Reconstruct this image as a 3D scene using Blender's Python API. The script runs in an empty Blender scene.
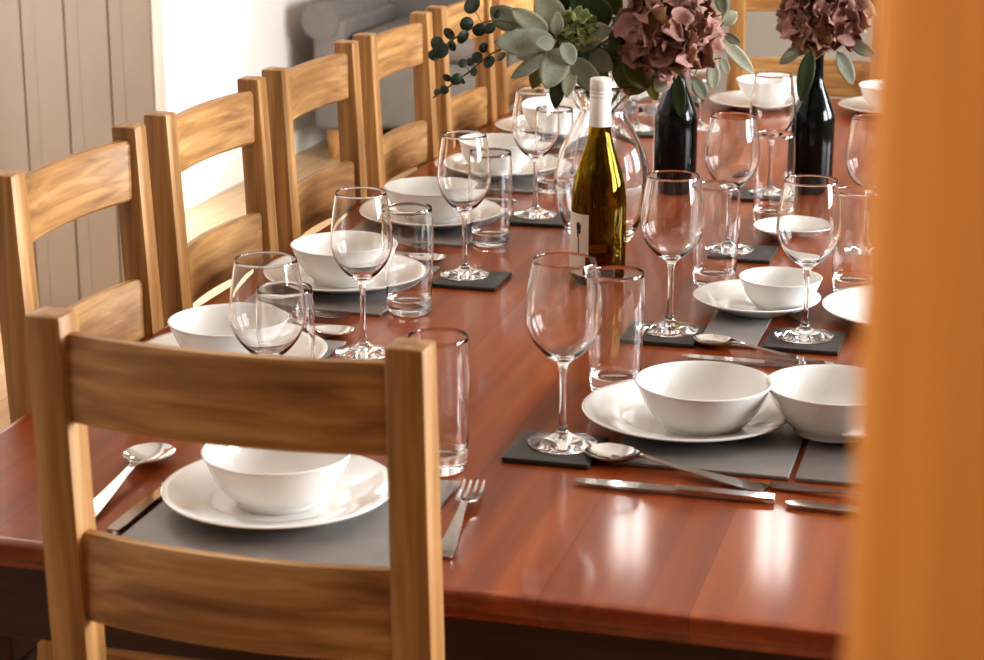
# Long dining table laid for a meal, seen from its near end beside an oak post.
# World: x to the right across the table, y along the table away from us, z up, metres.
import bpy, bmesh, math, random
from mathutils import Vector, Matrix, noise
random.seed(7)
C = bpy.context.scene.collection
PI = math.pi
TZ = 0.75            # table top height

# ------------------------------------------------------------------ materials
def srgb(r, g, b):
    f = lambda c: c/12.92 if c <= .04045 else ((c+.055)/1.055)**2.4
    return (f(r/255), f(g/255), f(b/255), 1)

def new_mat(name):
    m = bpy.data.materials.new(name); m.use_nodes = True
    nt = m.node_tree; nt.nodes.clear()
    out = nt.nodes.new('ShaderNodeOutputMaterial')
    b = nt.nodes.new('ShaderNodeBsdfPrincipled')
    nt.links.new(b.outputs[0], out.inputs[0])
    return m, nt, b

def plain(name, col, rough=.5, metal=0, coat=0, spec=.5, bump=0, bscale=60, var=0, vscale=8):
    m, nt, b = new_mat(name)
    b.inputs['Base Color'].default_value = col
    b.inputs['Roughness'].default_value = rough
    b.inputs['Metallic'].default_value = metal
    b.inputs['Coat Weight'].default_value = coat
    b.inputs['Specular IOR Level'].default_value = spec
    tc = nt.nodes.new('ShaderNodeTexCoord')
    if var:
        n = nt.nodes.new('ShaderNodeTexNoise'); n.inputs['Scale'].default_value = vscale; n.inputs['Detail'].default_value = 5
        nt.links.new(tc.outputs['Object'], n.inputs['Vector'])
        r = nt.nodes.new('ShaderNodeValToRGB')
        r.color_ramp.elements[0].position = .3; r.color_ramp.elements[1].position = .7
        r.color_ramp.elements[0].color = tuple(c*(1-var) for c in col[:3])+(1,)
        r.color_ramp.elements[1].color = tuple(min(1, c*(1+var)) for c in col[:3])+(1,)
        nt.links.new(n.outputs[0], r.inputs[0]); nt.links.new(r.outputs[0], b.inputs['Base Color'])
    if bump:
        n = nt.nodes.new('ShaderNodeTexNoise'); n.inputs['Scale'].default_value = bscale; n.inputs['Detail'].default_value = 4
        nt.links.new(tc.outputs['Object'], n.inputs['Vector'])
        bp = nt.nodes.new('ShaderNodeBump'); bp.inputs['Strength'].default_value = bump; bp.inputs['Distance'].default_value = .002
        nt.links.new(n.outputs[0], bp.inputs['Height']); nt.links.new(bp.outputs[0], b.inputs['Normal'])
    return m

def wood(name, cols, axis, rough=.45, coat=0, scale=1.0, bump=.15, planks=None, tone=.16, spec=.5):
    """cols dark, mid, light; grain runs along axis 0/1/2. planks=(axis, width): board to board tone shifts"""
    m, nt, b = new_mat(name)
    N = nt.nodes.new; L = nt.links.new
    tc = N('ShaderNodeTexCoord'); oi = N('ShaderNodeObjectInfo')
    add = N('ShaderNodeVectorMath'); add.operation = 'ADD'
    mul = N('ShaderNodeMath'); mul.operation = 'MULTIPLY'; mul.inputs[1].default_value = 13.7
    L(oi.outputs['Random'], mul.inputs[0]); L(tc.outputs['Object'], add.inputs[0]); L(mul.outputs[0], add.inputs[1])
    src = add.outputs[0]
    sc = [75*scale]*3; sc[axis] = 3.0*scale
    mp = N('ShaderNodeMapping'); mp.inputs['Scale'].default_value = sc
    n1 = N('ShaderNodeTexNoise'); n1.inputs['Scale'].default_value = 1.0; n1.inputs['Detail'].default_value = 6; n1.inputs['Distortion'].default_value = .35
    sc2 = [16*scale]*3; sc2[axis] = 1.3*scale
    mp2 = N('ShaderNodeMapping'); mp2.inputs['Scale'].default_value = sc2
    n2 = N('ShaderNodeTexNoise'); n2.inputs['Scale'].default_value = 1.0; n2.inputs['Detail'].default_value = 3; n2.inputs['Distortion'].default_value = .5
    vec = src
    if planks:
        sx = N('ShaderNodeSeparateXYZ'); L(tc.outputs['Object'], sx.inputs[0])
        d = N('ShaderNodeMath'); d.operation = 'DIVIDE'; d.inputs[1].default_value = planks[1]; L(sx.outputs[planks[0]], d.inputs[0])
        fl = N('ShaderNodeMath'); fl.operation = 'FLOOR'; L(d.outputs[0], fl.inputs[0])
        wn = N('ShaderNodeTexWhiteNoise'); wn.noise_dimensions = '1D'; L(fl.outputs[0], wn.inputs['W'])
        sh = N('ShaderNodeVectorMath'); sh.operation = 'SCALE'; sh.inputs['Scale'].default_value = 7.0; L(wn.outputs['Color'], sh.inputs[0])
        a2 = N('ShaderNodeVectorMath'); a2.operation = 'ADD'; L(src, a2.inputs[0]); L(sh.outputs[0], a2.inputs[1]); vec = a2.outputs[0]
    L(vec, mp.inputs[0]); L(vec, mp2.inputs[0]); L(mp.outputs[0], n1.inputs['Vector']); L(mp2.outputs[0], n2.inputs['Vector'])
    mx = N('ShaderNodeMix'); mx.data_type = 'FLOAT'; mx.inputs[0].default_value = .34
    L(n1.outputs[0], mx.inputs[2]); L(n2.outputs[0], mx.inputs[3])
    fac = mx.outputs[0]
    if planks:
        s2 = N('ShaderNodeMath'); s2.operation = 'MULTIPLY_ADD'; s2.inputs[1].default_value = tone; s2.inputs[2].default_value = -tone/2
        L(wn.outputs['Value'], s2.inputs[0]); a3 = N('ShaderNodeMath'); L(s2.outputs[0], a3.inputs[0]); L(fac, a3.inputs[1]); fac = a3.outputs[0]
    r = N('ShaderNodeValToRGB'); e = r.color_ramp.elements
    e[0].position = .32; e[1].position = .68; e[0].color = cols[0]; e[1].color = cols[2]
    k = r.color_ramp.elements.new(.5); k.color = cols[1]
    L(fac, r.inputs[0])
    colout = r.outputs[0]
    if planks:
        fr = N('ShaderNodeMath'); fr.operation = 'FRACT'; L(d.outputs[0], fr.inputs[0])
        c1 = N('ShaderNodeMath'); c1.operation = 'LESS_THAN'; c1.inputs[1].default_value = planks[2]; L(fr.outputs[0], c1.inputs[0])
        mm = N('ShaderNodeMix'); mm.data_type = 'RGBA'; mm.inputs[7].default_value = tuple(c*.7 for c in cols[0][:3])+(1,)
        L(c1.outputs[0], mm.inputs[0]); L(colout, mm.inputs[6]); colout = mm.outputs[2]
    L(colout, b.inputs['Base Color'])
    b.inputs['Specular IOR Level'].default_value = spec
    b.inputs['Roughness'].default_value = rough; b.inputs['Coat Weight'].default_value = coat; b.inputs['Coat Roughness'].default_value = .09
    bp = N('ShaderNodeBump'); bp.inputs['Strength'].default_value = bump; bp.inputs['Distance'].default_value = .001
    L(n1.outputs[0], bp.inputs['Height']); L(bp.outputs[0], b.inputs['Normal'])
    return m

def glass(name, col=(1, 1, 1, 1), ior=1.43, rough=0):
    m = bpy.data.materials.new(name); m.use_nodes = True
    nt = m.node_tree; nt.nodes.clear()
    out = nt.nodes.new('ShaderNodeOutputMaterial'); g = nt.nodes.new('ShaderNodeBsdfGlass')
    g.inputs['Color'].default_value = col; g.inputs['IOR'].default_value = ior; g.inputs['Roughness'].default_value = rough
    nt.links.new(g.outputs[0], out.inputs[0])
    return m

OAK = (srgb(120, 82, 40), srgb(166, 121, 70), srgb(200, 158, 104))
M = dict(
    oak_x=wood('oak_grain_x', OAK, 0), oak_y=wood('oak_grain_y', OAK, 1), oak_z=wood('oak_grain_z', OAK, 2),
    post=wood('oak_post', (srgb(184, 118, 56), srgb(200, 132, 64), srgb(212, 146, 76)), 2, rough=.5),
    table=wood('table_mahogany', (srgb(110, 49, 18), srgb(138, 65, 24), srgb(160, 82, 32)), 1, rough=.4, coat=.42, spec=.25, bump=.012, scale=.45, tone=.07, planks=(0, .143, .006)),
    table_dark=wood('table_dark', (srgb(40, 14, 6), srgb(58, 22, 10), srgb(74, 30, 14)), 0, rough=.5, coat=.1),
    floor=wood('floor_oak', (srgb(178, 146, 108), srgb(198, 166, 128), srgb(212, 184, 148)), 1, rough=.4, bump=.05, planks=(0, .16, .02)),
    china=plain('white_china', srgb(236, 234, 230), .12, coat=.5),
    slate=plain('slate', srgb(58, 54, 52), .45, bump=.25, bscale=90, var=.15, vscale=20),
    mat=plain('grey_mat', srgb(132, 127, 124), .38, bump=.1, bscale=120, var=.08, vscale=30),
    steel=plain('polished_steel', srgb(206, 203, 200), .08, 1),
    glass=glass('clear_glass'),
    vase=glass('vase_glass', (1, 1, 1, 1), 1.4),
    bottle=glass('olive_glass', srgb(212, 198, 112), 1.5),
    wine=glass('pale_wine', srgb(226, 200, 104), 1.33),
    dark=plain('dark_bottle_glass', srgb(10, 13, 12), .12, coat=0, spec=.35),
    cap=plain('white_cap', srgb(232, 228, 222), .35),
    label=plain('cream_label', srgb(226, 216, 200), .6),
    ink=plain('black_ink', srgb(36, 32, 30), .6),
    sage=plain('sage_leaf', srgb(142, 147, 130), .7, bump=.4, bscale=250, var=.18, vscale=40),
    sage2=plain('pale_sage_leaf', srgb(168, 170, 148), .7, bump=.3, bscale=250, var=.15, vscale=40),
    euc=plain('eucalyptus_leaf', srgb(52, 66, 50), .5, var=.3, vscale=50),
    euc2=plain('grey_eucalyptus_leaf', srgb(110, 122, 96), .6, var=.2, vscale=50),
    darkleaf=plain('dark_green_leaf', srgb(48, 62, 34), .45, var=.3, vscale=30),
    olive=plain('olive_leaf', srgb(92, 96, 36), .4, var=.3, vscale=30),
    stem=plain('brown_stem', srgb(84, 74, 46), .6),
    greenstem=plain('green_stem', srgb(92, 100, 56), .5),
    petal=plain('dusky_petal', srgb(148, 110, 100), .75, bump=.2, bscale=200, var=.32, vscale=28),
    petal_tan=plain('tan_petal', srgb(150, 116, 88), .7, var=.3, vscale=30),
    petal_green=plain('green_floret', srgb(148, 160, 108), .7, var=.25, vscale=60),
    wall=plain('grey_wall', srgb(158, 150, 140), .8, var=.04, vscale=2),
    near=plain('brown_wall', srgb(112, 98, 86), .8, var=.04, vscale=2),
    wall_white=plain('white_wall', srgb(236, 232, 230), .8, var=.02, vscale=2),
    ceiling=plain('ceiling_paint', srgb(200, 194, 188), .85, var=.02, vscale=2),
    tongue=plain('taupe_paint', srgb(166, 152, 138), .55, var=.03, vscale=3),
    trim=plain('white_trim', srgb(240, 236, 226), .5, var=.02, vscale=3),
    uph=plain('grey_upholstery', srgb(120, 115, 110), .9, bump=.3, bscale=400, var=.06, vscale=20),
    winframe=plain('window_paint', srgb(236, 234, 228), .5, var=.02, vscale=3),
)
def pane_mat():
    m = bpy.data.materials.new('bright_sky_pane'); m.use_nodes = True
    nt = m.node_tree; nt.nodes.clear()
    out = nt.nodes.new('ShaderNodeOutputMaterial'); e = nt.nodes.new('ShaderNodeEmission')
    e.inputs[0].default_value = (1, .97, .92, 1); e.inputs[1].default_value = 6
    nt.links.new(e.outputs[0], out.inputs[0]); return m
M['sky'] = pane_mat()

# ------------------------------------------------------------------ mesh helpers
def link_mesh(name, bm, mat, parent=None, loc=None, smooth=True, angle=38):
    bm.normal_update()
    if smooth:
        for f in bm.faces: f.smooth = True
        for e in bm.edges:
            if len(e.link_faces) == 2 and e.calc_face_angle(0) > math.radians(angle): e.smooth = False
    me = bpy.data.meshes.new(name); bm.to_mesh(me); bm.free()
    me.materials.append(mat)
    o = bpy.data.objects.new(name, me); C.objects.link(o)
    if parent: o.parent = parent
    if loc: o.location = loc
    return o

def box(bm, x0, x1, y0, y1, z0, z1, bev=0):
    t = bmesh.new()
    bmesh.ops.create_cube(t, size=1)
    for v in t.verts:
        v.co = Vector(((x0+x1)/2+v.co.x*(x1-x0), (y0+y1)/2+v.co.y*(y1-y0), (z0+z1)/2+v.co.z*(z1-z0)))
    if bev: bmesh.ops.bevel(t, geom=t.edges[:], offset=bev, segments=3, affect='EDGES', profile=.5)
    merge(bm, t); return bm

def merge(bm, t, M4=None):
    if M4 is not None: bmesh.ops.transform(t, matrix=M4, verts=t.verts[:])
    me = bpy.data.meshes.new('tmp'); t.to_mesh(me); t.free(); bm.from_mesh(me); bpy.data.meshes.remove(me)

def catmull(pts, n=4):
    out = []
    P = [pts[0]]+list(pts)+[pts[-1]]
    for i in range(1, len(P)-2):
        a, b, c, d = [Vector(q) for q in P[i-1:i+3]]
        for k in range(n):
            t = k/n
            out.append(tuple(.5*((2*b)+(c-a)*t+(2*a-5*b+4*c-d)*t*t+(3*b-3*c+d-a)*t**3)))
    out.append(tuple(pts[-1])); return out

def lathe(bm, prof, n=48):
    """prof: list of (r, z); ends with r = 0 become poles"""
    rings = []
    for r, z in prof:
        if r < 1e-5: rings.append([bm.verts.new((0, 0, z))])
        else: rings.append([bm.verts.new((r*math.cos(2*PI*k/n), r*math.sin(2*PI*k/n), z)) for k in range(n)])
    for a, b in zip(rings, rings[1:]):
        for k in range(n):
            k2 = (k+1) % n
            q = ([a[0]] if len(a) == 1 else [a[k], a[k2]]) + ([b[0]] if len(b) == 1 else [b[k2], b[k]])
            if len(q) >= 3: bm.faces.new(q)
    bmesh.ops.recalc_face_normals(bm, faces=bm.faces[:])
    return bm

def shell(outer, wall):
    """closed profile of an open vessel: outer (r,z) from the foot centre up to the rim, wall(z-> thickness list)"""
    inner = []
    return outer + inner

def tube(bm, pts, rad, n=8):
    pts = [Vector(p) for p in pts]; rings = []
    for i, p in enumerate(pts):
        t = (pts[min(i+1, len(pts)-1)]-pts[max(i-1, 0)]).normalized()
        a = t.orthogonal().normalized() if abs(t.z) > .95 else t.cross(Vector((0, 0, 1))).normalized()
        b = t.cross(a)
        r = rad[i] if isinstance(rad, (list, tuple)) else rad
        rings.append([bm.verts.new(p+a*r*math.cos(2*PI*k/n)+b*r*math.sin(2*PI*k/n)) for k in range(n)])
    for a, b in zip(rings, rings[1:]):
        for k in range(n): bm.faces.new([a[k], a[(k+1) % n], b[(k+1) % n], b[k]])
    bm.faces.new(rings[0][::-1]); bm.faces.new(rings[-1]); return bm

# ------------------------------------------------------------------ object helpers
def tag(o, label, cat, group=None, kind=None):
    if label: o['label'] = label
    if cat: o['category'] = cat
    if group: o['group'] = group
    if kind: o['kind'] = kind
    return o
def empty(name, loc=(0, 0, 0), rz=0):
    o = bpy.data.objects.new(name, None); C.objects.link(o); o.empty_display_size = .05
    o.location = loc; o.rotation_euler = (0, 0, rz); return o
def struct(o, label):
    o['kind'] = 'structure'; o['label'] = label; return o
def dup(root):
    r = root.copy(); C.objects.link(r)
    for ch in root.children:
        c = ch.copy(); C.objects.link(c); c.parent = r
        for g in ch.children:
            d = g.copy(); C.objects.link(d); d.parent = c
    return r
class Maker:
    """first call places the original, later calls place copies"""
    def __init__(self, root): self.root = root; self.used = False
    def put(self, loc, label, cat, group=None, rz=0):
        o = self.root if not self.used else dup(self.root)
        self.used = True
        o.location = loc; o.rotation_euler = (0, 0, rz)
        return tag(o, label, cat, group)

FAR_E = 7
RIGHT_E = 190
SPOT_E = 2400
CEIL_E = 8
POST_FILL_E = 100
VIEW = 'Standard'
LOOK = 'Medium High Contrast'
EXPO = 0.36
POST_X = -.0384
POST_Y = .47
# ------------------------------------------------------------------ the room
XL, XR, YN, YF, ZC = -2.86, 3.2, -1.6, 8.3, 3.75
struct(link_mesh('floor', box(bmesh.new(), XL-.1, XR+.1, YN-.1, YF+.1, -.08, 0), M['floor']), 'pale oak board floor, sunlit on the left behind the chairs')
struct(link_mesh('ceiling', box(bmesh.new(), XL-.1, XR+.1, YN-.1, YF+.1, ZC, ZC+.08), M['ceiling']), 'plain white ceiling')
struct(link_mesh('wall_left', box(bmesh.new(), XL-.1, XL, YN, YF, 0, ZC), M['wall_white']), 'bright sunlit white wall behind the left row of chairs')
struct(link_mesh('wall_near', box(bmesh.new(), XL, XR, YN-.1, YN, 0, ZC), M['near']), 'plain wall behind the camera')
def wall_with_holes(axis, at, thick, u0, u1, holes):
    bm = bmesh.new(); us = sorted({u0, u1, *[h[0] for h in holes], *[h[1] for h in holes]})
    for a, b in zip(us, us[1:]):
        hs = [h for h in holes if h[0] <= a and h[1] >= b]
        segs = [(0, ZC)] if not hs else [(0, hs[0][2]), (hs[0][3], ZC)]
        for z0, z1 in segs:
            if axis == 'y': box(bm, a, b, at, at+thick, z0, z1)
            else: box(bm, at, at+thick, a, b, z0, z1)
    return bm
FARW = [(-1.75, -1.55, 2.80, 3.52), (-1.10, -.90, 2.80, 3.52)]
RW = [(2.0, 3.6, .95, 2.5), (4.1, 5.7, .95, 2.5)]
struct(link_mesh('wall_far', wall_with_holes('y', YF, .12, XL, XR, FARW), M['wall']), 'grey far wall behind the end chair')
struct(link_mesh('wall_right', wall_with_holes('x', XR, .12, YN, YF, RW), M['wall']), 'grey right wall with windows')
def area(name, loc, rot, sx, sy, energy, col):
    l = bpy.data.lights.new(name, 'AREA'); l.shape = 'RECTANGLE'; l.size = sx; l.size_y = sy; l.energy = energy; l.color = col
    o = bpy.data.objects.new(name, l); C.objects.link(o); o.location = loc; o.rotation_euler = rot; return o
n = 1
for (a, b, z0, z1) in FARW:
    bm = bmesh.new()
    for q in ((a, a+.03), (b-.03, b), ((a+b)/2-.012, (a+b)/2+.012)): box(bm, q[0], q[1], YF+.0, YF+.05, z0, z1)
    for q in ((z0, z0+.03), (z1-.03, z1), ((z0+z1)/2-.012, (z0+z1)/2+.012)): box(bm, a, b, YF+.0, YF+.05, q[0], q[1])
    w = struct(link_mesh('window_%d' % n, bm, M['winframe'], smooth=False), 'tall white high window in the far wall'); n += 1
    area('daylight_far', ((a+b)/2, YF+.07, (z0+z1)/2), (-PI/2, 0, 0), b-a, z1-z0, FAR_E, (1, .97, .94))
for (a, b, z0, z1) in RW:
    bm = bmesh.new()
    for q in ((a, a+.05), (b-.05, b), ((a+b)/2-.03, (a+b)/2+.03)): box(bm, XR+.0, XR+.06, q[0], q[1], z0, z1)
    for q in ((z0, z0+.05), (z1-.05, z1), (z0+.9, z0+.94)): box(bm, XR+.0, XR+.06, a, b, q[0], q[1])
    w = struct(link_mesh('window_%d' % n, bm, M['winframe'], smooth=False), 'white casement window in the right wall'); n += 1
    area('daylight_right', (XR+.09, (a+b)/2, (z0+z1)/2), (0, PI/2, 0), z1-z0, b-a, RIGHT_E, (.93, .965, 1))

# tongue and groove door leaf standing out into the room
DY, DX0, DX1 = 4.86, XL+.02, -2.265
bm = bmesh.new()
x = DX1; k = 0
while x > DX0+.02:
    x0 = max(DX0, x-.128)
    box(bm, x0+.002, x-.002, DY, DY+.03, .02, 2.5, .004)
    box(bm, x0+.036, x0+.040, DY-.0015, DY+.03, .02, 2.5, .002)
    x -= .128
box(bm, DX0, DX1, DY+.006, DY+.03, .02, 2.5)
door = struct(link_mesh('door_1', bm, M['tongue'], smooth=False), 'taupe tongue and groove door leaf standing open at the left')
link_mesh('door_edge', box(bmesh.new(), DX1, DX1+.036, DY-.006, DY+.036, .02, 2.5, .005), M['trim'], door)['label'] = 'white edge strip of the taupe door'
struct(link_mesh('baseboard_left', box(bmesh.new(), XL, XL+.015, DY+.1, YF, 0, .09, .003), M['trim'], smooth=False), 'white skirting along the left wall')
struct(link_mesh('baseboard_far', box(bmesh.new(), XL+.02, XR, YF-.015, YF, 0, .09, .003), M['trim'], smooth=False), 'white skirting along the far wall')

# oak post close to the camera on the right
struct(link_mesh('trim_1', box(bmesh.new(), POST_X, POST_X+.16, POST_Y, POST_Y+.06, 0, ZC, .006), M['post']), 'blurred orange oak door post filling the right edge of the view')

# ------------------------------------------------------------------ table
TX0, TX1, TY0, TY1 = -1.146, .02, 1.681, 4.68
t = empty('dining_table', ((TX0+TX1)/2, (TY0+TY1)/2, 0))
tag(t, 'long polished red-brown wooden dining table laid for a meal', 'table')
hx, hy = (TX1-TX0)/2, (TY1-TY0)/2
bm = bmesh.new()
prof = [(0, TZ), (.004, TZ-.0015), (.006, TZ-.006), (.006, TZ-.016), (.002, TZ-.022), (-.006, TZ-.026), (-.008, TZ-.034), (-.014, TZ-.036)]
prof = [(-.006, TZ)]+prof
rings = []
for d, z in prof:
    e = d-.004
    rings.append([bm.verts.new((sx*(hx+e), sy*(hy+e), z)) for sx, sy in ((-1, -1), (1, -1), (1, 1), (-1, 1))])
for a, b in zip(rings, rings[1:]):
    for k in range(4): bm.faces.new([a[k], b[k], b[(k+1) % 4], a[(k+1) % 4]])
bm.faces.new(rings[0]); bm.faces.new(rings[-1][::-1])
bmesh.ops.recalc_face_normals(bm, faces=bm.faces[:])
link_mesh('tabletop', bm, M['table'], t, angle=50)
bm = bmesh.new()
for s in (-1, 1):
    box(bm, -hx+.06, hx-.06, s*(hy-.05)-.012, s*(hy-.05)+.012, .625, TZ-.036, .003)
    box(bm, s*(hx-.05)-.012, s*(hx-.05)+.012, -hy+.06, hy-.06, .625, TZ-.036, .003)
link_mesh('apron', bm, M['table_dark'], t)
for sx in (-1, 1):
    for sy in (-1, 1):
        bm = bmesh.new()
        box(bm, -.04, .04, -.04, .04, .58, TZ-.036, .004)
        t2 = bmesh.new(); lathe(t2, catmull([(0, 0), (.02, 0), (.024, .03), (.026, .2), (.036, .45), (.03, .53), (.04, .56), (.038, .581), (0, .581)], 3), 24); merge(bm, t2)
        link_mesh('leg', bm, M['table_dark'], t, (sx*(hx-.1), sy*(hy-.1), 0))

# ------------------------------------------------------------------ chairs (local +x is the way the sitter faces; origin under the post fronts)
CW = .373
def make_chair():
    r = empty('dining_chair')
    for s in (-1, 1):
        bm = bmesh.new(); yo = s*(CW/2-.018)
        pts = [(.012, 0), (.02, .25), (.024, .45), (.012, .75), (0, 1.034)]
        rings = []
        for x, z in pts: rings.append([bm.verts.new((x+a, yo+b, z)) for a, b in ((-.036, -.018), (0, -.018), (0, .018), (-.036, .018))])
        for a, b in zip(rings, rings[1:]):
            for k in range(4): bm.faces.new([a[k], a[(k+1) % 4], b[(k+1) % 4], b[k]])
        bm.faces.new(rings[0][::-1]); bm.faces.new(rings[-1])
        ed = [e for e in bm.edges if abs(e.verts[0].co.z-e.verts[1].co.z) > .1 or e.verts[0].co.z > 1.03]
        bmesh.ops.bevel(bm, geom=ed, offset=.004, segments=2, affect='EDGES', profile=.5)
        link_mesh('back_post', bm, M['oak_z'], r)
    def rail(z0, z1, xc, bow=.02):
        bm = bmesh.new(); n = 16; rr = []
        w = CW-.036-.03
        for i in range(n+1):
            u = -1+2*i/n; y = u*(w/2+.003); x = xc-bow*(1-u*u)
            ring = []
            for a, b in ((-.009, z0+.004), (-.005, z0), (.005, z0), (.009, z0+.004), (.009, z1-.006), (.005, z1), (-.005, z1), (-.009, z1-.006)):
                ring.append(bm.verts.new((x+a, y, b)))
            rr.append(ring)
        for a, b in zip(rr, rr[1:]):
            for k in range(8): bm.faces.new([a[k], a[(k+1) % 8], b[(k+1) % 8], b[k]])
        bm.faces.new(rr[0]); bm.faces.new(rr[-1][::-1]); bmesh.ops.recalc_face_normals(bm, faces=bm.faces[:])
        return bm
    link_mesh('top_rail', rail(.934, 1.016, -.016), M['oak_y'], r)
    link_mesh('lower_rail', rail(.739, .826, -.008), M['oak_y'], r)
    link_mesh('seat', box(bmesh.new(), .03, .41, -CW/2-.012, CW/2+.012, .438, .46, .006), M['oak_x'], r)
    bm = bmesh.new()
    box(bm, .028, .385, -CW/2+.012, -CW/2+.03, .375, .438); box(bm, .028, .385, CW/2-.03, CW/2-.012, .375, .438)
    box(bm, .362, .38, -CW/2+.03, CW/2-.03, .375, .438); box(bm, .0, .018, -CW/2+.036, CW/2-.036, .375, .438)
    link_mesh('seat_frame', bm, M['oak_y'], r, smooth=False)
    for s in (-1, 1):
        link_mesh('front_leg', box(bmesh.new(), .36, .396, s*(CW/2-.018)-.018, s*(CW/2-.018)+.018, 0, .4375, .003), M['oak_z'], r)
        link_mesh('stretcher', box(bmesh.new(), .018, .366, s*(CW/2-.018)-.009, s*(CW/2-.018)+.009, .16, .19, .003), M['oak_x'], r)
    return r
chair = Maker(make_chair())
CG = 'oak ladder-back chairs round the table'
chair.put((-.661, 1.556, 0), 'oak ladder-back chair in the foreground, its back turned to us at the table end', 'chair', CG, rz=PI/2-.035)
LEFT_CH = ['oak ladder-back chair cut by the left edge of the photo, nearest of the left row',
           'second oak ladder-back chair from the front in the left row, before the white wall',
           'third oak ladder-back chair from the front in the left row, before the grey armchair',
           'fourth oak ladder-back chair from the front in the left row',
           'fifth oak ladder-back chair in the left row, seen behind the small-leaved eucalyptus sprigs',
           'last oak ladder-back chair of the left row, hidden behind the bouquet']
for i, lab in enumerate(LEFT_CH): chair.put((-1.158, 2.265+.437*i, 0), lab, 'chair', CG)
chair.put((-.540, 4.755, 0), 'oak ladder-back chair at the far end of the table, facing us', 'chair', CG, rz=-PI/2)

# grey armchair in the far left corner
a = empty('armchair', (-2.70, 7.30, 0)); tag(a, 'pale grey scroll-arm armchair with wooden feet against the far wall', 'armchair')
bm = bmesh.new(); box(bm, .10, .74, .02, .75, .13, .40, .03); link_mesh('seat_base', bm, M['uph'], a)
bm = bmesh.new(); box(bm, .12, .72, -.01, .62, .402, .50, .04); link_mesh('seat_cushion', bm, M['uph'], a)
bm = bmesh.new(); box(bm, -.0, .84, .62, .80, .13, .98, .06); link_mesh('backrest', bm, M['uph'], a)
for sx in (0, 1):
    bm = bmesh.new()
    box(bm, -.035+sx*.78, .10+sx*.76, .0, .70, .12, .55, .02)
    t2 = bmesh.new(); bmesh.ops.create_cone(t2, cap_ends=True, segments=28, radius1=.075, radius2=.075, depth=.7)
    merge(bm, t2, Matrix.Translation((.0+sx*.84, .345, .545)) @ Matrix.Rotation(PI/2, 4, 'X'))
    link_mesh('arm', bm, M['uph'], a)
    for sy in (0, 1):
        t2 = bmesh.new(); lathe(t2, [(0, 0), (.02, 0), (.03, .06), (.034, .135), (0, .135)], 16)
        link_mesh('foot', t2, M['oak_z'], a, (.035+sx*.76, .05+sy*.62, 0))

# ------------------------------------------------------------------ tableware
def make_plate(R=.122):
    s = R/.119
    p = [(0, .004), (.06*s, .004), (.066*s, 0), (.071*s, .0015), (.085*s, .008), (.112*s, .0165), (.1185*s, .019), (.119*s, .0205), (.1175*s, .0215), (.112*s, .0205), (.085*s, .0135), (.074*s, .009), (.066*s, .0075), (0, .0072)]
    return link_mesh('dinner_plate', lathe(bmesh.new(), p, 64), M['china'], angle=60)
def make_bowl():
    p = [(0, .003), (.039, .003), (.041, 0), (.045, 0), (.047, .005)]+catmull([(.049, .007), (.058, .0155), (.0665, .028), (.0735, .043), (.0775, .0525)], 3)+[(.0788, .0545), (.0787, .0558), (.077, .0562)]+catmull([(.0755, .0545), (.0705, .043), (.0635, .029), (.055, .018), (.045, .0105), (.03, .0068)], 3)+[(0, .0062)]
    return link_mesh('cereal_bowl', lathe(bmesh.new(), p, 64), M['china'], angle=60)
plate = Maker(make_plate()); bowl = Maker(make_bowl())
side_plate = Maker(make_plate(.09)); side_plate.root.name = 'side_plate'
ps = Maker(make_plate(.068)); ps.root.name = 'side_plate'
small_bowl = Maker(make_bowl()); small_bowl.root.name = 'dessert_bowl'
MT = TZ+.005
mat_mesh = lambda sx, sy: link_mesh('placemat', box(bmesh.new(), -sx/2, sx/2, -sy/2, sy/2, 0, .0045, .0012), M['mat'])
mat_l = Maker(mat_mesh(.215, .29)); mat_f = Maker(mat_mesh(.285, .26)); mat_r = Maker(mat_mesh(.20, .29)); mat_s = Maker(mat_mesh(.08, .17))
coaster = Maker(link_mesh('slate_coaster', box(bmesh.new(), -.05, .05, -.05, .05, 0, .006, .0012), M['slate']))
CT = TZ+.0066

def make_wineglass():
    h = .2145
    o = catmull([(.0365, .0018), (.036, .003), (.024, .0062), (.010, .011), (.0052, .019), (.0038, .04), (.0036, .07), (.0046, .09), (.010, .0985), (.0215, .108), (.033, .123), (.0392, .14), (.0402, .152), (.0388, .175), (.0355, .198), (.0328, h)], 4)
    i = catmull([(.0322, h), (.0348, .198), (.0381, .175), (.0394, .152), (.0384, .14), (.0321, .124), (.0202, .110), (.009, .1035), (0, .102)], 4)
    p = [(0, .0006), (.034, 0), (.0365, .0006)]+o+[(.0325, h+.0004)]+i
    return link_mesh('wine_glass', lathe(bmesh.new(), p, 56), M['glass'], angle=70)
def make_tumbler():
    h = .152
    o = catmull([(.0285, .001), (.0305, .006), (.0325, .03), (.0345, .07), (.0352, .1), (.0345, .13), (.0332, h)], 3)
    i = catmull([(.0326, h), (.0337, .13), (.0344, .1), (.0337, .07), (.0315, .03), (.027, .021), (.015, .0185), (0, .018)], 3)
    p = [(0, .002), (.02, .001), (.027, 0)]+o+[(.0329, h+.0004)]+i
    return link_mesh('tumbler', lathe(bmesh.new(), p, 48), M['glass'], angle=70)
wg = Maker(make_wineglass()); tb = Maker(make_tumbler())

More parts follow.
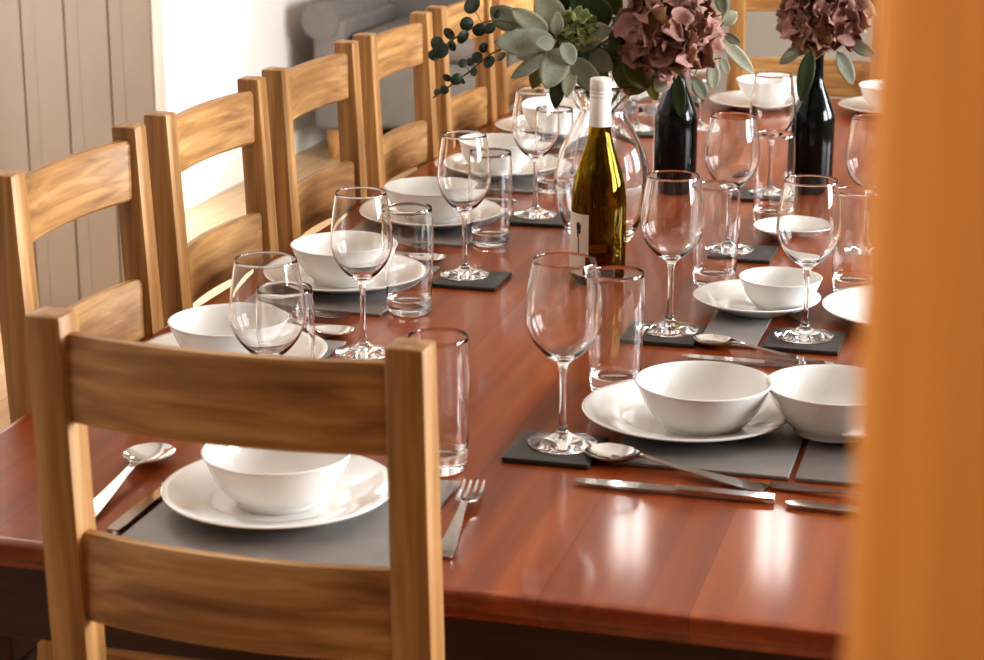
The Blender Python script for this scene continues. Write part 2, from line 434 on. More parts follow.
def blade_grid(stations, thick, name, mat, parent=None):
    """stations (x, halfwidth, z, dish): strip along x; dish lowers the middle"""
    bm = bmesh.new(); n = 8; rows = []
    for x, w, z, d in stations:
        top = [bm.verts.new((x, w*(-1+2*k/n), z+d*((-1+2*k/n)**2-1)+thick*.5)) for k in range(n+1)]
        bot = [bm.verts.new((x, w*(-1+2*k/n), z+d*((-1+2*k/n)**2-1)-thick*.5*(1-.6*abs(-1+2*k/n)))) for k in range(n+1)]
        rows.append(top+bot[::-1])
    m = len(rows[0])
    for a, b in zip(rows, rows[1:]):
        for k in range(m): bm.faces.new([a[k], a[(k+1) % m], b[(k+1) % m], b[k]])
    bm.faces.new(rows[0]); bm.faces.new(rows[-1][::-1]); bmesh.ops.recalc_face_normals(bm, faces=bm.faces[:])
    return bm
HANDLE = [(-.20, .003, .0022, 0), (-.199, .0075, .0022, 0), (-.192, .0098, .0023, 0), (-.175, .0092, .0026, 0), (-.14, .0068, .0045, 0), (-.10, .0046, .0075, 0), (-.075, .0036, .010, 0)]
def smooth_st(st, n=4): return catmull4(st, n)
def catmull4(pts, n):
    out = []; P = [pts[0]]+list(pts)+[pts[-1]]
    for i in range(1, len(P)-2):
        a, b, c, d = P[i-1:i+3]
        for k in range(n):
            t = k/n
            out.append(tuple(.5*(2*b[j]+(c[j]-a[j])*t+(2*a[j]-5*b[j]+4*c[j]-d[j])*t*t+(3*b[j]-3*c[j]+d[j]-a[j])*t**3) for j in range(4)))
    out.append(pts[-1]); return out
def make_spoon():
    st = HANDLE+[(-.062, .0042, .0108, .0006), (-.052, .012, .0103, .004), (-.04, .0198, .0095, .0068), (-.025, .0226, .0092, .0078), (-.012, .0195, .0092, .006), (-.003, .0105, .0094, .0025), (0, .003, .0096, 0)]
    return link_mesh('spoon', blade_grid(smooth_st(st), .0018, 'spoon', None), M['steel'], angle=70)
def make_fork():
    st = HANDLE+[(-.066, .0045, .0102, 0), (-.056, .0115, .0085, .001), (-.048, .0125, .007, .001)]
    bm = blade_grid(smooth_st(st), .0018, 'fork', None)
    for k in range(4):
        y = -.0106+.00707*k
        t2 = blade_grid([(-.050, .0021, .0073, 0), (-.035, .002, .0058, 0), (-.018, .0019, .0062, 0), (-.006, .0015, .0085, 0), (0, .0007, .010, 0)], .0018, '', None)
        for v in t2.verts: v.co.y += y
        merge(bm, t2)
    return link_mesh('fork', bm, M['steel'], angle=70)
def make_knife():
    r = empty('table_knife')
    hd = blade_grid(smooth_st([(-.215, .004, .004, 0), (-.213, .0066, .004, 0), (-.19, .0076, .0042, 0), (-.15, .0068, .0044, 0), (-.122, .0066, .0045, 0), (-.114, .0076, .0045, 0), (-.110, .0062, .0045, 0)]), .006, '', None)
    link_mesh('handle', hd, M['steel'], r, angle=70)
    bm = blade_grid(smooth_st([(-.1105, .0062, .0045, 0), (-.10, .0080, .0043, 0), (-.06, .0088, .0042, 0), (-.02, .0082, .0042, 0), (-.006, .006, .0042, 0), (0, .0012, .0042, 0)]), .0016, '', None)
    link_mesh('blade', bm, M['steel'], r, angle=70)
    return r
spoon = Maker(make_spoon()); fork = Maker(make_fork()); knife = Maker(make_knife())
# cutlery is placed by its tip and the direction handle -> tip
def lay(mk, tip, tail, label, cat, group=None, z=TZ+.0002):
    d = math.atan2(tip[1]-tail[1], tip[0]-tail[0])
    return mk.put((tip[0], tip[1], z), label, cat, group, rz=d)
GP, GB, GM, GC, GW, GT, GK = 'white dinner plates', 'white bowls', 'grey placemats', 'slate coasters under wine glasses', 'stemmed wine glasses', 'straight clear tumblers', 'polished cutlery'

# left row of settings, counted from the one beside the foreground chair
WHERE = ['left setting nearest us, just behind the foreground chair', 'second left setting, by the second left chair', 'third left setting, by the third left chair',
         'fourth left setting, left of the white-capped bottle', 'fifth left setting, under the bouquet leaves', 'last left setting, behind the bouquet']
for i, w in enumerate(WHERE):
    y = 2.306+.434*i; by = y-.035; x = -.978
    mat_l.put((-.982, y-.014, TZ+.0002), 'grey placemat of the '+w, 'placemat', GM)
    plate.put((x, y-.012, MT), 'white dinner plate of the '+w, 'plate', GP)
    bowl.put((x+.002, by+.013, MT+.0078), 'white bowl on the plate of the '+w, 'bowl', GB)
NTH = ['tumbler just right of the wine glass before the second left bowl', 'tumbler right of the second full wine glass of the left row', 'tumbler left of the glass vase, beside the third left wine glass',
       'tumbler of the left row hidden behind the vase', 'tumbler of the left row far behind the vase']
for i, lab in enumerate(NTH): tb.put((-.843, 2.617+.432*i, TZ+.0002), lab, 'tumbler', GT)
SC = ['slate coaster of the nearest left place, hidden behind the foreground chair rail', 'slate coaster left of centre, under the second left wine glass', 'slate coaster left of the white-capped bottle, under the third left wine glass', 'slate coaster behind the white-capped bottle', 'slate coaster seen between vase and left dark bottle', 'farthest slate coaster, behind the purple hydrangea']
NW = ['wine glass left of the foreground chair post, in front of the second left bowl', 'wine glass on a slate coaster left of the white-capped bottle, second of the left row',
      'wine glass on a slate coaster under the sage leaves, third of the left row', 'wine glass of the left row behind the vase and bottle', 'wine glass on a coaster seen between vase and dark bottle', 'farthest wine glass of the left row, behind the purple hydrangea']
for i, lab in enumerate(NW):
    y = 2.401+.434*i
    y -= .016
    if i: coaster.put((-.806, y-.012, TZ+.0002), SC[i], 'coaster', GC)
    wg.put((-.820 if i else -.832, y, CT), lab, 'wine glass', GW)
# cutlery in the gaps of the left row
for i in range(4):
    y = 2.306+.434*i; wl = ['nearest', 'second', 'third', 'fourth'][i]
    lay(fork, (-.905, y+.243), (-1.1, y+.228), 'fork lying beyond the plate of the %s left setting' % wl, 'fork', GK)
    lay(knife, (-.885, y+.196), (-1.1, y+.185), 'knife lying beyond the plate of the %s left setting' % wl, 'knife', GK)
    if i < 2: lay(spoon, (-.875, y+.163), (-1.1, y+.15), 'spoon lying beyond the plate of the %s left setting' % wl, 'spoon', GK)

# setting at the near end
mat_f.put((-.7165, 1.825, TZ+.0002), 'grey placemat seen through the back of the foreground chair', 'placemat', GM)
plate.put((-.737, 1.838, MT), 'white dinner plate seen through the back of the foreground chair', 'plate', GP)
bowl.put((-.734, 1.83, MT+.0078), 'white bowl framed between the two rails of the foreground chair', 'bowl', GB)
sp = lay(spoon, (-.929, 1.962), (-.916, 1.74), 'large spoon at the far left of the setting seen through the foreground chair', 'spoon', GK)
sp.scale = (1.22, 1.25, 1.3)
lay(knife, (-.870, 1.935), (-.871, 1.7), 'knife along the left edge of the mat behind the foreground chair', 'knife', GK)
lay(fork, (-.556, 1.947), (-.532, 1.75), 'fork with tines showing right of the foreground chair post', 'fork', GK)
big = wg.put((-.826, 2.041, TZ+.0002), 'wine glass overlapping the nearest left bowl, a tumbler seen through it', 'wine glass', GW); big.scale = (1.07, 1.07, 1)
tb.put((-.848, 2.15, TZ+.0002), 'tumbler seen through the wine glass above the foreground chair rail', 'tumbler', GT)
tb.put((-.612, 2.0, TZ+.0002), 'tumbler half hidden by the right post of the foreground chair', 'tumbler', GT)

# right hand settings
mat_r.put((-.335, 2.207, TZ+.0002), 'grey placemat under the nearest full plate on the right', 'placemat', GM)
plate.put((-.374, 2.211, MT), 'white dinner plate beside the frontmost wine glass, nearest on the right', 'plate', GP)
bowl.put((-.350, 2.184, MT+.0078), 'white bowl on the nearest full plate on the right', 'bowl', GB)
big = wg.put((-0.496, 2.100, CT), 'frontmost wine glass in full view, on a slate coaster in the middle foreground', 'wine glass', GW); big.scale = (1.07, 1.07, 1)
coaster.put((-0.501, 2.088, TZ+.0002), 'square slate coaster under the frontmost full wine glass', 'coaster', GC)
tb.put((-.484, 2.33, TZ+.0002), 'tumbler right behind the frontmost full wine glass', 'tumbler', GT)
sp = lay(spoon, (-.462, 2.080), (-.25, 2.022), 'spoon in front of the nearest right placemat, bowl to the left', 'spoon', GK)
sp.scale = (1.08, 1.2, 1.2)
lay(knife, (-.456, 1.991), (-.24, 1.992), 'knife in front of the spoon on bare wood, nearest on the right', 'knife', GK)
mat_r.put((-.128, 2.207, TZ+.0002), 'refracted repeat of a grey placemat, running behind the oak post', 'placemat', GM)  # this mat, plate, bowl and cutlery: refraction repeats added as solid copies
side_plate.put((-.166, 2.246, MT), 'refracted repeat of a white plate, next to the oak post', 'plate', GP)
bowl.put((-.204, 2.215, MT+.0060), 'refracted repeat of a white bowl, half hidden by the oak post', 'bowl', GB)
lay(spoon, (-.055, 2.005), (-.262, 2.041), 'refracted repeat of a spoon, its handle end pointing left, beside the oak post', 'spoon', GK)
lay(knife, (-.228, 1.985), (-.02, 1.975), 'refracted repeat of a knife, running behind the oak post', 'knife', GK)

mat_s.put((-.381, 2.645, TZ+.0002), 'small grey placemat under the second right plate', 'placemat', GM)
side_plate.put((-.368, 2.745, MT), 'white side plate with a small bowl, behind the nearest right bowl', 'plate', GP)
bw = small_bowl.put((-.335, 2.742, MT+.006), 'small white bowl on the side plate, behind the nearest right bowl', 'bowl', GB); bw.scale = (.74, .74, .8)
big = wg.put((-0.466, 2.601, CT), 'wine glass right of the white-capped bottle, on a slate coaster', 'wine glass', GW); big.scale = (1.07, 1.07, 1)
coaster.put((-0.472, 2.590, TZ+.0002), 'square slate coaster under the wine glass right of the white-capped bottle', 'coaster', GC)
tb.put((-.451, 2.884, TZ+.0002), 'tumbler right of the wine glass beside the white-capped bottle', 'tumbler', GT)
lay(spoon, (-.425, 2.567), (-.22, 2.50), 'spoon before the second right plate, its bowl to the left', 'spoon', GK)
lay(knife, (-.43, 2.489), (-.215, 2.49), 'knife before the second right plate, between the bowls', 'knife', GK)
big = wg.put((-0.285, 2.618, CT), 'refracted repeat of a wine glass, in front of the dark bottle nearer the oak post', 'wine glass', GW); big.scale = (1.07, 1.07, 1)  # added glass, coaster, tumbler and plate model images doubled by refraction
coaster.put((-0.283, 2.606, TZ+.0002), 'refracted repeat of a square slate coaster, under the wine glass nearest the oak post', 'coaster', GC)
tb.put((-.246, 2.90, TZ+.0002), 'refracted repeat of a tumbler, at the edge of the oak post', 'tumbler', GT)
plate.put((-.155, 2.76, TZ+.0002), 'refracted repeat of a white plate, peeping out from the oak post', 'plate', GP)

big = wg.put((-0.461, 3.089, CT), 'wine glass right of the left dark bottle, below the purple hydrangea', 'wine glass', GW); big.scale = (1.07, 1.07, 1)
coaster.put((-0.438, 3.084, TZ+.0002), 'square slate coaster seen through the tumbler right of centre', 'coaster', GC)
tb.put((-.426, 3.334, TZ+.0002), 'tumbler between the two dark bottles', 'tumbler', GT)
ps.put((-.374, 3.222, TZ+.0002), 'small white plate under the right dark bottle, behind a wine glass', 'plate', GP)
wg.put((-0.459, 3.538, CT), 'far wine glass between the two dark bottles', 'wine glass', GW)
coaster.put((-0.468, 3.534, TZ+.0002), 'square slate coaster between the two dark bottles', 'coaster', GC)
wg.put((-.252, 3.165, TZ+.0002), 'refracted repeat of a wine glass, cut by the oak post, right of the right dark bottle', 'wine glass', GW)  # added copy of a wine glass doubled by refraction beside the post
# far end setting
plate.put((-.605, 4.50, TZ+.0002), 'white dinner plate of the far end setting', 'plate', GP)
bowl.put((-.59, 4.51, TZ+.008), 'white bowl on the far end plate before the end chair', 'bowl', GB)
plate.put((-.315, 4.50, TZ+.0002), 'refracted repeat of a white dinner plate, at the far end beside the oak post', 'plate', GP)  # end plate and bowl doubled by refraction, added as solid china
bowl.put((-.315, 4.50, TZ+.008), 'refracted repeat of a white bowl, at the far end beside the oak post', 'bowl', GB)
wg.put((-.700, 4.20, TZ+.0002), 'far wine glass behind the purple hydrangea, before the end plates', 'wine glass', GW)

# ------------------------------------------------------------------ bottles and vase
b = empty('wine_bottle', (-.625, 2.867, TZ+.0002)); tag(b, 'olive green wine bottle with white screw cap and cream label, left of centre', 'bottle')
ob = [(.030, 0), (.038, .001), (.041, .006), (.0412, .06), (.0412, .115)]+catmull([(.0412, .118), (.0385, .145), (.032, .172), (.0235, .198), (.0175, .22), (.0155, .24), (.0147, .268), (.0147, .3)], 4)
ib = catmull([(.0122, .3), (.0122, .268), (.013, .24), (.015, .22), (.021, .198), (.0295, .172), (.036, .145), (.0385, .118)], 4)+[(.0387, .06), (.0385, .01), (.034, .006), (.015, .016), (0, .02)]
link_mesh('bottle_glass', lathe(bmesh.new(), [(0, .015), (.018, .009), (.028, .001)]+ob+ib, 56), M['bottle'], b, angle=60)
wp = [(0, .0205), (.015, .0166), (.0338, .0066), (.0382, .0105), (.0384, .06), (.0382, .118)]+catmull([(.0357, .145), (.0345, .15)], 2)+[(0, .15)]
link_mesh('wine', lathe(bmesh.new(), wp, 48), M['wine'], b, angle=60)
cp = [(0, .306), (.0135, .306), (.0155, .3045), (.0158, .302), (.0158, .289), (.0152, .288), (.0158, .287), (.0158, .284), (.0152, .283), (.0158, .282), (.0158, .278), (.0153, .277), (.0158, .276), (.0165, .236), (.0164, .235), (.0159, .235), (.0152, .277), (.0152, .304), (0, .305)]
link_mesh('screw_cap', lathe(bmesh.new(), cp, 40), M['cap'], b, angle=50)['label'] = 'white screw cap with grooves'
def wrap(a0, a1, z0, z1, r, n=24):
    bm = bmesh.new(); prev = None
    for k in range(n+1):
        a = a0+(a1-a0)*k/n; q = []
        for rr in (r, r+.0004):
            for z in (z0, z1): q.append(bm.verts.new((rr*math.cos(a), rr*math.sin(a), z)))
        if prev:
            for i, j in ((0, 1), (1, 3), (3, 2), (2, 0)): bm.faces.new([prev[i], prev[j], q[j], q[i]])
        else: bm.faces.new([q[0], q[1], q[3], q[2]])
        prev = q
    bm.faces.new([prev[0], prev[2], prev[3], prev[1]]); bmesh.ops.recalc_face_normals(bm, faces=bm.faces[:])
    return bm
AC = math.atan2(-2.867, .625)       # bearing of the camera from the bottle
lab = link_mesh('label', wrap(AC-.36-1.35, AC-.36, .014, .108, .0414), M['label'], b); lab['label'] = 'cream paper label on the left side'
bm = bmesh.new()
am = AC-.36-.42
for (da, zc, wa, hz) in ((0, .088, .10, .0045), (.02, .083, .075, .0045), (-.02, .092, .06, .003), (-.03, .077, .035, .004), (.0, .060, .02, .012)):
    t2 = wrap(am+da-wa, am+da+wa, zc-hz, zc+hz, .0418, 8); merge(bm, t2)
link_mesh('emblem', bm, M['ink'], lab)['label'] = 'small black emblem on the label'

def dark_bottle(loc, label):
    b = empty('wine_bottle', loc); tag(b, label, 'bottle', 'dark wine bottles')
    p = [(0, .012), (.02, .004), (.03, 0), (.037, .002), (.039, .008), (.039, .14)]+catmull([(.039, .155), (.036, .172), (.026, .2), (.0175, .225), (.0148, .245), (.0142, .285)], 4)+[(.0158, .286), (.0158, .296), (.0142, .298), (.0118, .298), (.0118, .23), (0, .22)]
    p = [(r_, z_*.875) for r_, z_ in p]
    link_mesh('bottle_glass', lathe(bmesh.new(), p, 48), M['dark'], b, angle=60)
    return b
d1 = dark_bottle((-.631, 3.535, TZ+.0002), 'black wine bottle below the bouquet, left of the two dark bottles')
a1 = math.atan2(-3.535, .631)
link_mesh('label', wrap(a1-2.6, a1-1.25, .02, .12, .0392), M['label'], d1)['label'] = 'pale label on its left side'
d2 = dark_bottle((-.393, 3.60, TZ+.0002), 'refracted repeat of the black wine bottle, with a hydrangea in its neck, right of the two')  # added solid bottle for the refracted second image of the left one

v = empty('glass_vase', (-.677, 3.126, TZ+.0002)); tag(v, 'clear glass hourglass-necked vase holding the bouquet, behind the white-capped bottle', 'vase')
o = catmull([(.046, .001), (.052, .006), (.066, .04), (.0765, .085), (.0765, .11), (.068, .15), (.05, .185), (.038, .212), (.039, .228), (.049, .247), (.060, .258)], 4)
i = catmull([(.058, .2585), (.047, .249), (.037, .2295), (.0358, .212), (.0475, .185), (.0655, .15), (.0742, .11), (.0742, .085), (.0635, .04), (.045, .014), (.02, .011), (0, .011)], 4)
link_mesh('vase_body', lathe(bmesh.new(), [(0, .003), (.03, .002), (.042, 0)]+o+i, 64), M['vase'], v, angle=70)

# ------------------------------------------------------------------ flowers
VB = Vector((-.677, 3.126, TZ+.02)); VN = Vector((-.677, 3.126, TZ+.215))
TO_CAM = Vector((.21, -.97, .12)).normalized()
def leaf(bm, base, tip, wid, roll=0, curl=.12, fold=.18, blunt=.5, wavy=0):
    """one leaf blade from base to tip, facing roughly towards the room"""
    base, tip = Vector(base), Vector(tip); d = tip-base; L = d.length; t = d.normalized()
    nrm = (TO_CAM-t*TO_CAM.dot(t)).normalized(); nrm.rotate(Matrix.Rotation(roll, 3, t)); s = t.cross(nrm)
    nu, nv = 10, 6; rows = []
    for i in range(nu+1):
        u = i/nu
        w = wid*.5*max(.02, (math.sin(PI*min(1, u**(.75+blunt*.3))))**.62) if 0 < u < 1 else wid*.02
        row = []
        for j in range(nv+1):
            q = -1+2*j/nv
            off = -curl*L*(u-.35)**2 + fold*w*abs(q)**1.4 + wavy*wid*math.sin(u*14+q*2)*abs(q)
            row.append(bm.verts.new(base+t*(u*L)+s*(q*w)+nrm*off))
        rows.append(row)
    for a, b in zip(rows, rows[1:]):
        for j in range(nv): bm.faces.new([a[j], a[j+1], b[j+1], b[j]])
def roundleaf(bm, c, r, roll):
    c = Vector(c); n = (TO_CAM+Vector((math.sin(roll*3)*.8, math.cos(roll*5)*.3, math.sin(roll*7)*.7))).normalized()
    a = n.orthogonal().normalized(); b = n.cross(a); m = 14
    cv = bm.verts.new(c-n*r*.18); ring = [bm.verts.new(c+a*r*math.cos(2*PI*k/m)+b*r*(.92)*math.sin(2*PI*k/m)) for k in range(m)]
    for k in range(m): bm.faces.new([cv, ring[k], ring[(k+1) % m]])
def spray(name, label, cat, leaves, mats, stem_mat, foot, neck, group, flags=None):
    r = empty(name, foot); tag(r, label, cat, group)
    off = Vector(foot)
    bm = bmesh.new(); hub = sum((Vector(l[0]) for l in leaves), Vector())/len(leaves)
    hub = hub+Vector((-.02, .03, -.01))
    line = catmull([tuple(Vector(foot)), tuple(neck), tuple(hub)], 8)
    tube(bm, line, .0022)
    for b_, t_, w_ in leaves: tube(bm, [tuple(hub), tuple((hub+Vector(b_))/2+Vector((0, 0, -.004))), b_], [.0018, .0014, .001], 6)
    for q in bm.verts: q.co -= off
    link_mesh('stem', bm, stem_mat, r)
    k = 0
    for mi, m in enumerate(mats):
        bm = bmesh.new(); cnt = 0
        for li, (b_, t_, w_) in enumerate(leaves):
            if li % len(mats) == mi:
                leaf(bm, b_, t_, w_, roll=random.uniform(-.35, .35), curl=random.uniform(.05, .25)); cnt += 1
        if cnt:
            for q in bm.verts: q.co -= off
            lo = link_mesh('leaves', bm, m, r, angle=80)
            sol = lo.modifiers.new('thickness', 'SOLIDIFY'); sol.thickness = .0006
    return r
SAGE_A = [
  ((-0.734, 3.038, 1.083), (-0.822, 2.993, 1.085), 0.044),
  ((-0.749, 3.044, 1.095), (-0.798, 3.01, 1.135), 0.034),
  ((-0.732, 3.017, 1.081), (-0.758, 3.0, 1.087), 0.024),
  ((-0.737, 3.047, 1.091), (-0.732, 3.038, 1.128), 0.023),
  ((-0.751, 3.043, 1.061), (-0.801, 3.019, 1.026), 0.023),
  ((-0.745, 3.055, 1.067), (-0.799, 3.04, 1.055), 0.021),
  ((-0.763, 3.102, 1.08), (-0.803, 3.081, 1.1), 0.033),
  ((-0.745, 3.107, 1.095), (-0.779, 3.098, 1.146), 0.049),
  ((-0.803, 3.081, 1.1), (-0.846, 3.059, 1.129), 0.042),
]
SAGE_B = [
  ((-0.723, 3.03, 1.075), (-0.739, 2.995, 1.017), 0.047),
  ((-0.719, 3.021, 1.085), (-0.701, 3.016, 1.051), 0.028),
  ((-0.714, 3.064, 1.042), (-0.718, 3.042, 0.997), 0.024),
  ((-0.714, 3.064, 1.055), (-0.662, 3.047, 1.003), 0.039),
  ((-0.68, 3.094, 1.109), (-0.693, 3.07, 1.067), 0.033),
  ((-0.729, 3.112, 1.086), (-0.661, 3.11, 1.095), 0.036),
  ((-0.696, 3.11, 1.059), (-0.658, 3.1, 1.033), 0.036),
  ((-0.744, 3.107, 1.076), (-0.767, 3.101, 1.041), 0.033),
]
SAGE_C = [
  ((-0.495, 3.166, 1.078), (-0.441, 3.16, 1.028), 0.024),
  ((-0.49, 3.157, 1.089), (-0.462, 3.154, 1.074), 0.015),
  ((-0.492, 3.146, 1.106), (-0.47, 3.152, 1.124), 0.023),
  ((-0.491, 3.146, 1.052), (-0.479, 3.139, 1.028), 0.015),
  ((-0.507, 3.152, 1.044), (-0.503, 3.153, 1.0), 0.023),
  ((-0.534, 3.145, 1.019), (-0.515, 3.15, 0.984), 0.023),
  ((-0.572, 3.124, 1.024), (-0.588, 3.109, 1.0), 0.028),
]
DARK = [
  ((-0.56, 3.127, 1.027), (-0.549, 3.12, 0.958), 0.024),
  ((-0.618, 3.122, 1.06), (-0.635, 3.117, 0.99), 0.072),
  ((-0.637, 3.106, 1.049), (-0.599, 3.116, 1.004), 0.042),
  ((-0.641, 3.074, 1.103), (-0.652, 3.06, 1.073), 0.023),
  ((-0.494, 3.176, 1.118), (-0.505, 3.173, 1.162), 0.020),
  ((-0.689, 3.154, 1.04), (-0.728, 3.143, 1.072), 0.049),
  ((-0.675, 3.168, 1.023), (-0.707, 3.159, 1.039), 0.055),
  ((-0.751, 3.137, 1.04), (-0.782, 3.128, 1.06), 0.049),
  ((-0.69, 3.154, 1.088), (-0.706, 3.149, 1.143), 0.055),
  ((-0.712, 3.147, 1.015), (-0.689, 3.154, 1.05), 0.049),
]
EUC1_STEM = [(-0.744, 3.107, 1.076), (-0.801, 3.071, 1.104), (-0.844, 3.049, 1.11), (-0.874, 3.03, 1.097), (-0.902, 3.023, 1.079), (-0.926, 3.016, 1.057)]
EUC1_LEAF = [(-0.874, 3.051, 1.134), (-0.879, 3.039, 1.106), (-0.879, 3.018, 1.088), (-0.854, 3.025, 1.099), (-0.906, 3.032, 1.09), (-0.896, 3.014, 1.074), (-0.913, 3.009, 1.067), (-0.923, 3.027, 1.074), (-0.926, 3.016, 1.058), (-0.844, 3.049, 1.099), (-0.836, 3.061, 1.12)]
EUC2_STEM = [(-0.744, 3.107, 1.067), (-0.798, 3.061, 1.071), (-0.834, 3.041, 1.063), (-0.869, 3.021, 1.034), (-0.899, 3.013, 1.011), (-0.925, 3.006, 0.992)]
EUC2_LEAF = [(-0.848, 3.027, 1.071), (-0.858, 3.024, 1.056), (-0.819, 3.025, 1.059), (-0.84, 3.029, 1.049), (-0.877, 3.009, 1.048), (-0.863, 3.023, 1.033), (-0.886, 3.006, 1.023), (-0.901, 3.002, 1.025), (-0.881, 3.018, 1.019), (-0.905, 3.001, 1.006), (-0.919, 3.007, 1.001), (-0.874, 3.04, 1.046)]

FG = 'cut stems in the glass vase'
foot = lambda dx, dy: (VB.x+dx, VB.y+dy, VB.z)
nk = lambda dx, dy: (VN.x+dx, VN.y+dy, VN.z)
spray('sage_sprig', 'sage sprig with broad grey-green leaves reaching left, above a wine glass', 'foliage', SAGE_A, [M['sage'], M['sage2']], M['greenstem'], foot(.02, .01), nk(-.012, .004), FG)
spray('sage_sprig', 'sage sprig with grey leaves hanging just left of the white bottle cap', 'foliage', SAGE_B, [M['sage'], M['sage'], M['sage2']], M['greenstem'], foot(.0, -.02), nk(-.004, -.014), FG)
spray('sage_sprig', 'sage sprig with long pale leaves right of the purple hydrangea', 'foliage', SAGE_C, [M['sage2'], M['sage']], M['greenstem'], foot(-.03, .0), nk(.016, .006), FG)
rnd = random.Random(11)
for k in range(34):
    q0 = Vector((-.70+rnd.uniform(-.10, .09), 3.165+rnd.uniform(-.03, .03), 1.055+rnd.uniform(-.03, .06)))
    dv = Vector((rnd.gauss(0, 1), rnd.gauss(0, .35), rnd.gauss(.35, 1))).normalized()
    q1 = q0+dv*rnd.uniform(.05, .08)
    DARK.append((tuple(q0), tuple(q1), rnd.uniform(.022, .036)))
spray('leafy_branch', 'dark green and olive leaves in the middle of the bouquet, one over the dark bottle', 'foliage', DARK, [M['darkleaf'], M['olive'], M['olive'], M['darkleaf'], M['euc2']], M['stem'], foot(-.015, .02), nk(.008, -.004), FG)
def euc(stem, leaves, label, dark, dx):
    r = empty('eucalyptus_sprig', foot(dx, .015)); tag(r, label, 'foliage', FG); off = Vector(foot(dx, .015))
    bm = bmesh.new(); tube(bm, catmull([tuple(off), nk(-.014, dx*.4), stem[0]]+stem[1:], 5), .0013)
    for c in leaves:
        k = min(catmull(stem, 6), key=lambda p: (Vector(p)-Vector(c)).length); tube(bm, [k, c], .0006, 5)
    for q in bm.verts: q.co -= off
    link_mesh('stem', bm, M['stem'], r)
    bm = bmesh.new()
    for k, c in enumerate(leaves): roundleaf(bm, c, random.uniform(.0085, .0135)*dark[1]*(1-.35*k/len(leaves)), k*1.7+dx*40)
    for q in bm.verts: q.co -= off
    lo = link_mesh('leaves', bm, dark[0], r, angle=80)
    sol = lo.modifiers.new('thickness', 'SOLIDIFY'); sol.thickness = .0006
euc(EUC1_STEM, EUC1_LEAF, 'eucalyptus sprig with round dark leaves, upper of the two at left', (M['euc'], 1.3), -.02)
euc(EUC2_STEM, EUC2_LEAF, 'eucalyptus sprig with small leaves on a thin stem pointing down left, lower of two', (M['euc'], .95), .012)

def hydrangea(name, label, centre, R, mats, line, group, npet, psize, squash=(1, 1, .9), stem_mat=None):
    c = Vector(centre); off = Vector(line[0]); r = empty(name, line[0]); tag(r, label, 'flower', group)
    bm = bmesh.new(); tube(bm, catmull(list(line)+[tuple(c)], 6), .0026)
    for k in range(9):
        d = Vector((random.gauss(0, 1), random.gauss(0, 1), random.uniform(-.4, 1))).normalized(); tube(bm, [tuple(c-Vector((0, 0, R*.4))), tuple(c+d*R*.55)], .001, 5)
    for q in bm.verts: q.co -= off
    link_mesh('stem', bm, stem_mat or M['greenstem'], r)
    sets = [bmesh.new() for _ in mats]
    ga = PI*(3-math.sqrt(5))
    for k in range(npet):
        z = 1-2*(k+.5)/npet; rr = math.sqrt(1-z*z); ph = ga*k
        n = Vector((rr*math.cos(ph)*squash[0], rr*math.sin(ph)*squash[1], z*squash[2]))
        lay_ = random.choice((.72, .86, 1.0))
        p = c+n*R*lay_
        n = (n.normalized()+Vector((random.gauss(0, .45), random.gauss(0, .45), random.gauss(0, .45)))).normalized()
        a = n.orthogonal().normalized(); a.rotate(Matrix.Rotation(random.uniform(0, 6.28), 3, n)); b = n.cross(a)
        s = psize*random.uniform(.75, 1.25); bm = sets[0 if random.random() < .82 or len(mats) == 1 else 1]
        m = 18; nr = 4; rows = [[bm.verts.new(p-n*s*.25)]]
        f1, f2, p1 = random.choice((2, 3, 3)), random.choice((5, 6, 7)), random.uniform(0, 6)
        for i in range(1, nr+1):
            u = i/nr; row = []
            for q in range(m):
                t = 2*PI*q/m; rad = s*u*(1+.12*math.sin(f1*t+p1)+.05*math.sin(f2*t))
                hgt = s*(-.25+.42*u*u + (.3*math.sin(f1*t+p1*2)+.2*math.sin(f2*t+p1))*u*u)
                row.append(bm.verts.new(p+a*rad*math.cos(t)+b*rad*math.sin(t)+n*hgt))
            rows.append(row)
        for q in range(m): bm.faces.new([rows[0][0], rows[1][q], rows[1][(q+1) % m]])
        for A, B in zip(rows[1:], rows[2:]):
            for q in range(m): bm.faces.new([A[q], B[q], B[(q+1) % m], A[(q+1) % m]])
    for bm, m in zip(sets, mats):
        for q in bm.verts: q.co -= off
        lo = link_mesh('petals', bm, m, r, angle=80)
        sol = lo.modifiers.new('thickness', 'SOLIDIFY'); sol.thickness = .0005
    return r
hydrangea('hydrangea_flower', 'large dusky purple hydrangea head in the vase bouquet, above the left dark bottle', (-.572, 3.115, 1.098), .074, [M['petal'], M['petal_tan']],
          [foot(-.02, -.012), nk(.012, -.012), (-.62, 3.12, 1.03)], FG, 120, .021)
hydrangea('hydrangea_flower', 'small pale green hydrangea head left of the purple one', (-.712, 3.075, 1.098), .03, [M['petal_green']],
          [foot(.012, -.022), nk(.002, -.006), (-.70, 3.10, 1.04)], FG, 60, .011)
hydrangea('hydrangea_flower', 'refracted repeat of the dusky purple hydrangea head, in the right dark bottle, next to the oak post', (-.380, 3.605, 1.072), .07, [M['petal'], M['petal_tan']],
          [(-.393, 3.60, TZ+.195), (-.393, 3.60, TZ+.26), (-.388, 3.602, 1.03)], 'repeated cut stems in the right dark bottle', 100, .021)  # added flower head modelling the refracted double of the vase hydrangea
SAGE_D = [((-.398, 3.56, 1.012), (-.410, 3.54, .925), .03), ((-.352, 3.575, 1.01), (-.322, 3.565, .955), .028), ((-.335, 3.58, 1.03), (-.285, 3.57, 1.005), .024), ((-.415, 3.57, 1.02), (-.452, 3.565, .985), .024)]
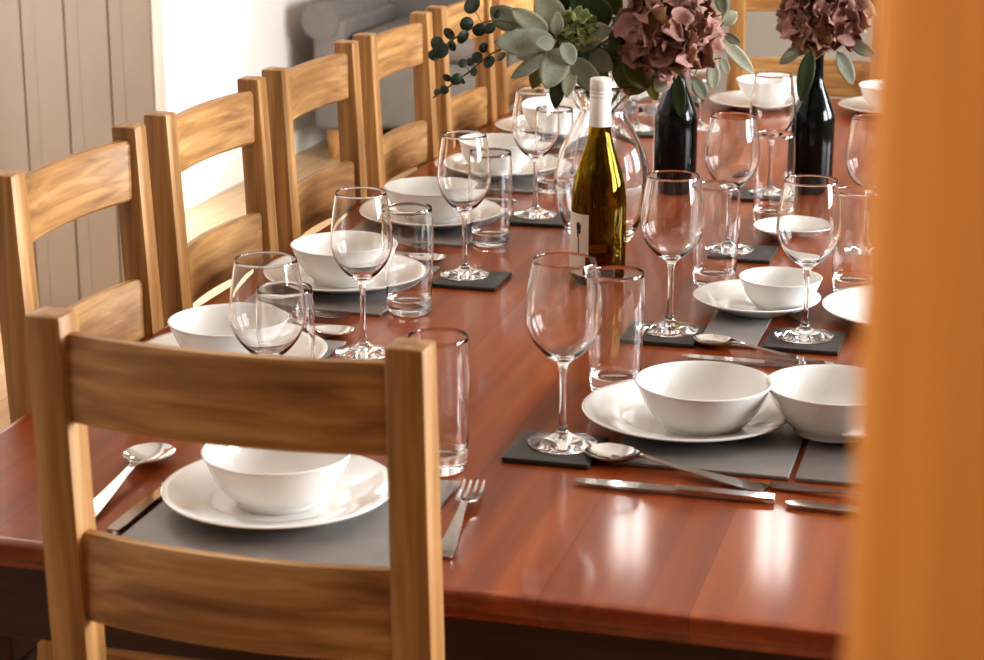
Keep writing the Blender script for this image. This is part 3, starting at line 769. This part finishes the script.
r = empty('leafy_branch', (-.390, 3.596, TZ+.195)); tag(r, 'refracted repeat of the leaves below the purple hydrangea in the right dark bottle', 'foliage', 'repeated cut stems in the right dark bottle')  # added leaves for the refracted double of the bouquet foliage
off = Vector((-.390, 3.596, TZ+.195)); bm = bmesh.new(); tube(bm, [(-.390, 3.596, TZ+.195), (-.390, 3.596, TZ+.27), (-.385, 3.565, 1.03)], .0014)
for b_, t_, w_ in SAGE_D: tube(bm, [(-.385, 3.565, 1.03), b_], .001, 5)
for q in bm.verts: q.co -= off
link_mesh('stem', bm, M['greenstem'], r)
for mi, m in enumerate((M['darkleaf'], M['sage'])):
    bm = bmesh.new()
    for li, (b_, t_, w_) in enumerate(SAGE_D):
        if (li > 0) == bool(mi): leaf(bm, b_, t_, w_, roll=random.uniform(-.3, .3))
    for q in bm.verts: q.co -= off
    lo = link_mesh('leaves', bm, m, r, angle=80); sol = lo.modifiers.new('thickness', 'SOLIDIFY'); sol.thickness = .0006

# ------------------------------------------------------------------ light, camera
w = bpy.data.worlds.new('World'); bpy.context.scene.world = w; w.use_nodes = True
bg = w.node_tree.nodes['Background']; bg.inputs[0].default_value = (.95, .93, 1, 1); bg.inputs[1].default_value = .35
def spot(name, loc, target, energy, size, blend, col, radius=.15):
    l = bpy.data.lights.new(name, 'SPOT'); l.energy = energy; l.spot_size = size; l.spot_blend = blend; l.color = col; l.shadow_soft_size = radius
    o = bpy.data.objects.new(name, l); C.objects.link(o); o.location = loc
    o.rotation_euler = (Vector(target)-Vector(loc)).to_track_quat('-Z', 'Y').to_euler(); return o
spot('sun_on_wall', (2.6, 6.1, 2.9), (-2.86, 5.35, 1.45), SPOT_E, math.radians(36), .35, (1, .97, .93))
spot('post_fill', (-1.3, -.9, 2.3), (.03, .47, 1.4), POST_FILL_E, math.radians(16), .6, (1, .9, .75))  # added fill spot behind the camera, brightens the oak post
area('ceiling_bounce', (-.6, 2.6, ZC-.05), (0, 0, 0), 3.0, 4.5, CEIL_E, (1, .93, .84))
cam = bpy.data.cameras.new('Camera'); co = bpy.data.objects.new('Camera', cam); C.objects.link(co)
co.location = (0, 0, 1.5); co.rotation_euler = (PI/2-.2755, 0, .269)
cam.sensor_width = 36; cam.lens = 2005*36/984; cam.clip_start = .02
cam.dof.use_dof = True; cam.dof.focus_distance = 2.75; cam.dof.aperture_fstop = cam.lens/1000/.0082
S = bpy.context.scene; S.camera = co
S.view_settings.view_transform = VIEW; S.view_settings.look = LOOK; S.view_settings.exposure = EXPO
cy = S.cycles
cy.max_bounces = 28; cy.transmission_bounces = 24; cy.glossy_bounces = 8; cy.diffuse_bounces = 5; cy.transparent_max_bounces = 24
cy.sample_clamp_indirect = 6; cy.blur_glossy = .5; cy.use_denoising = True
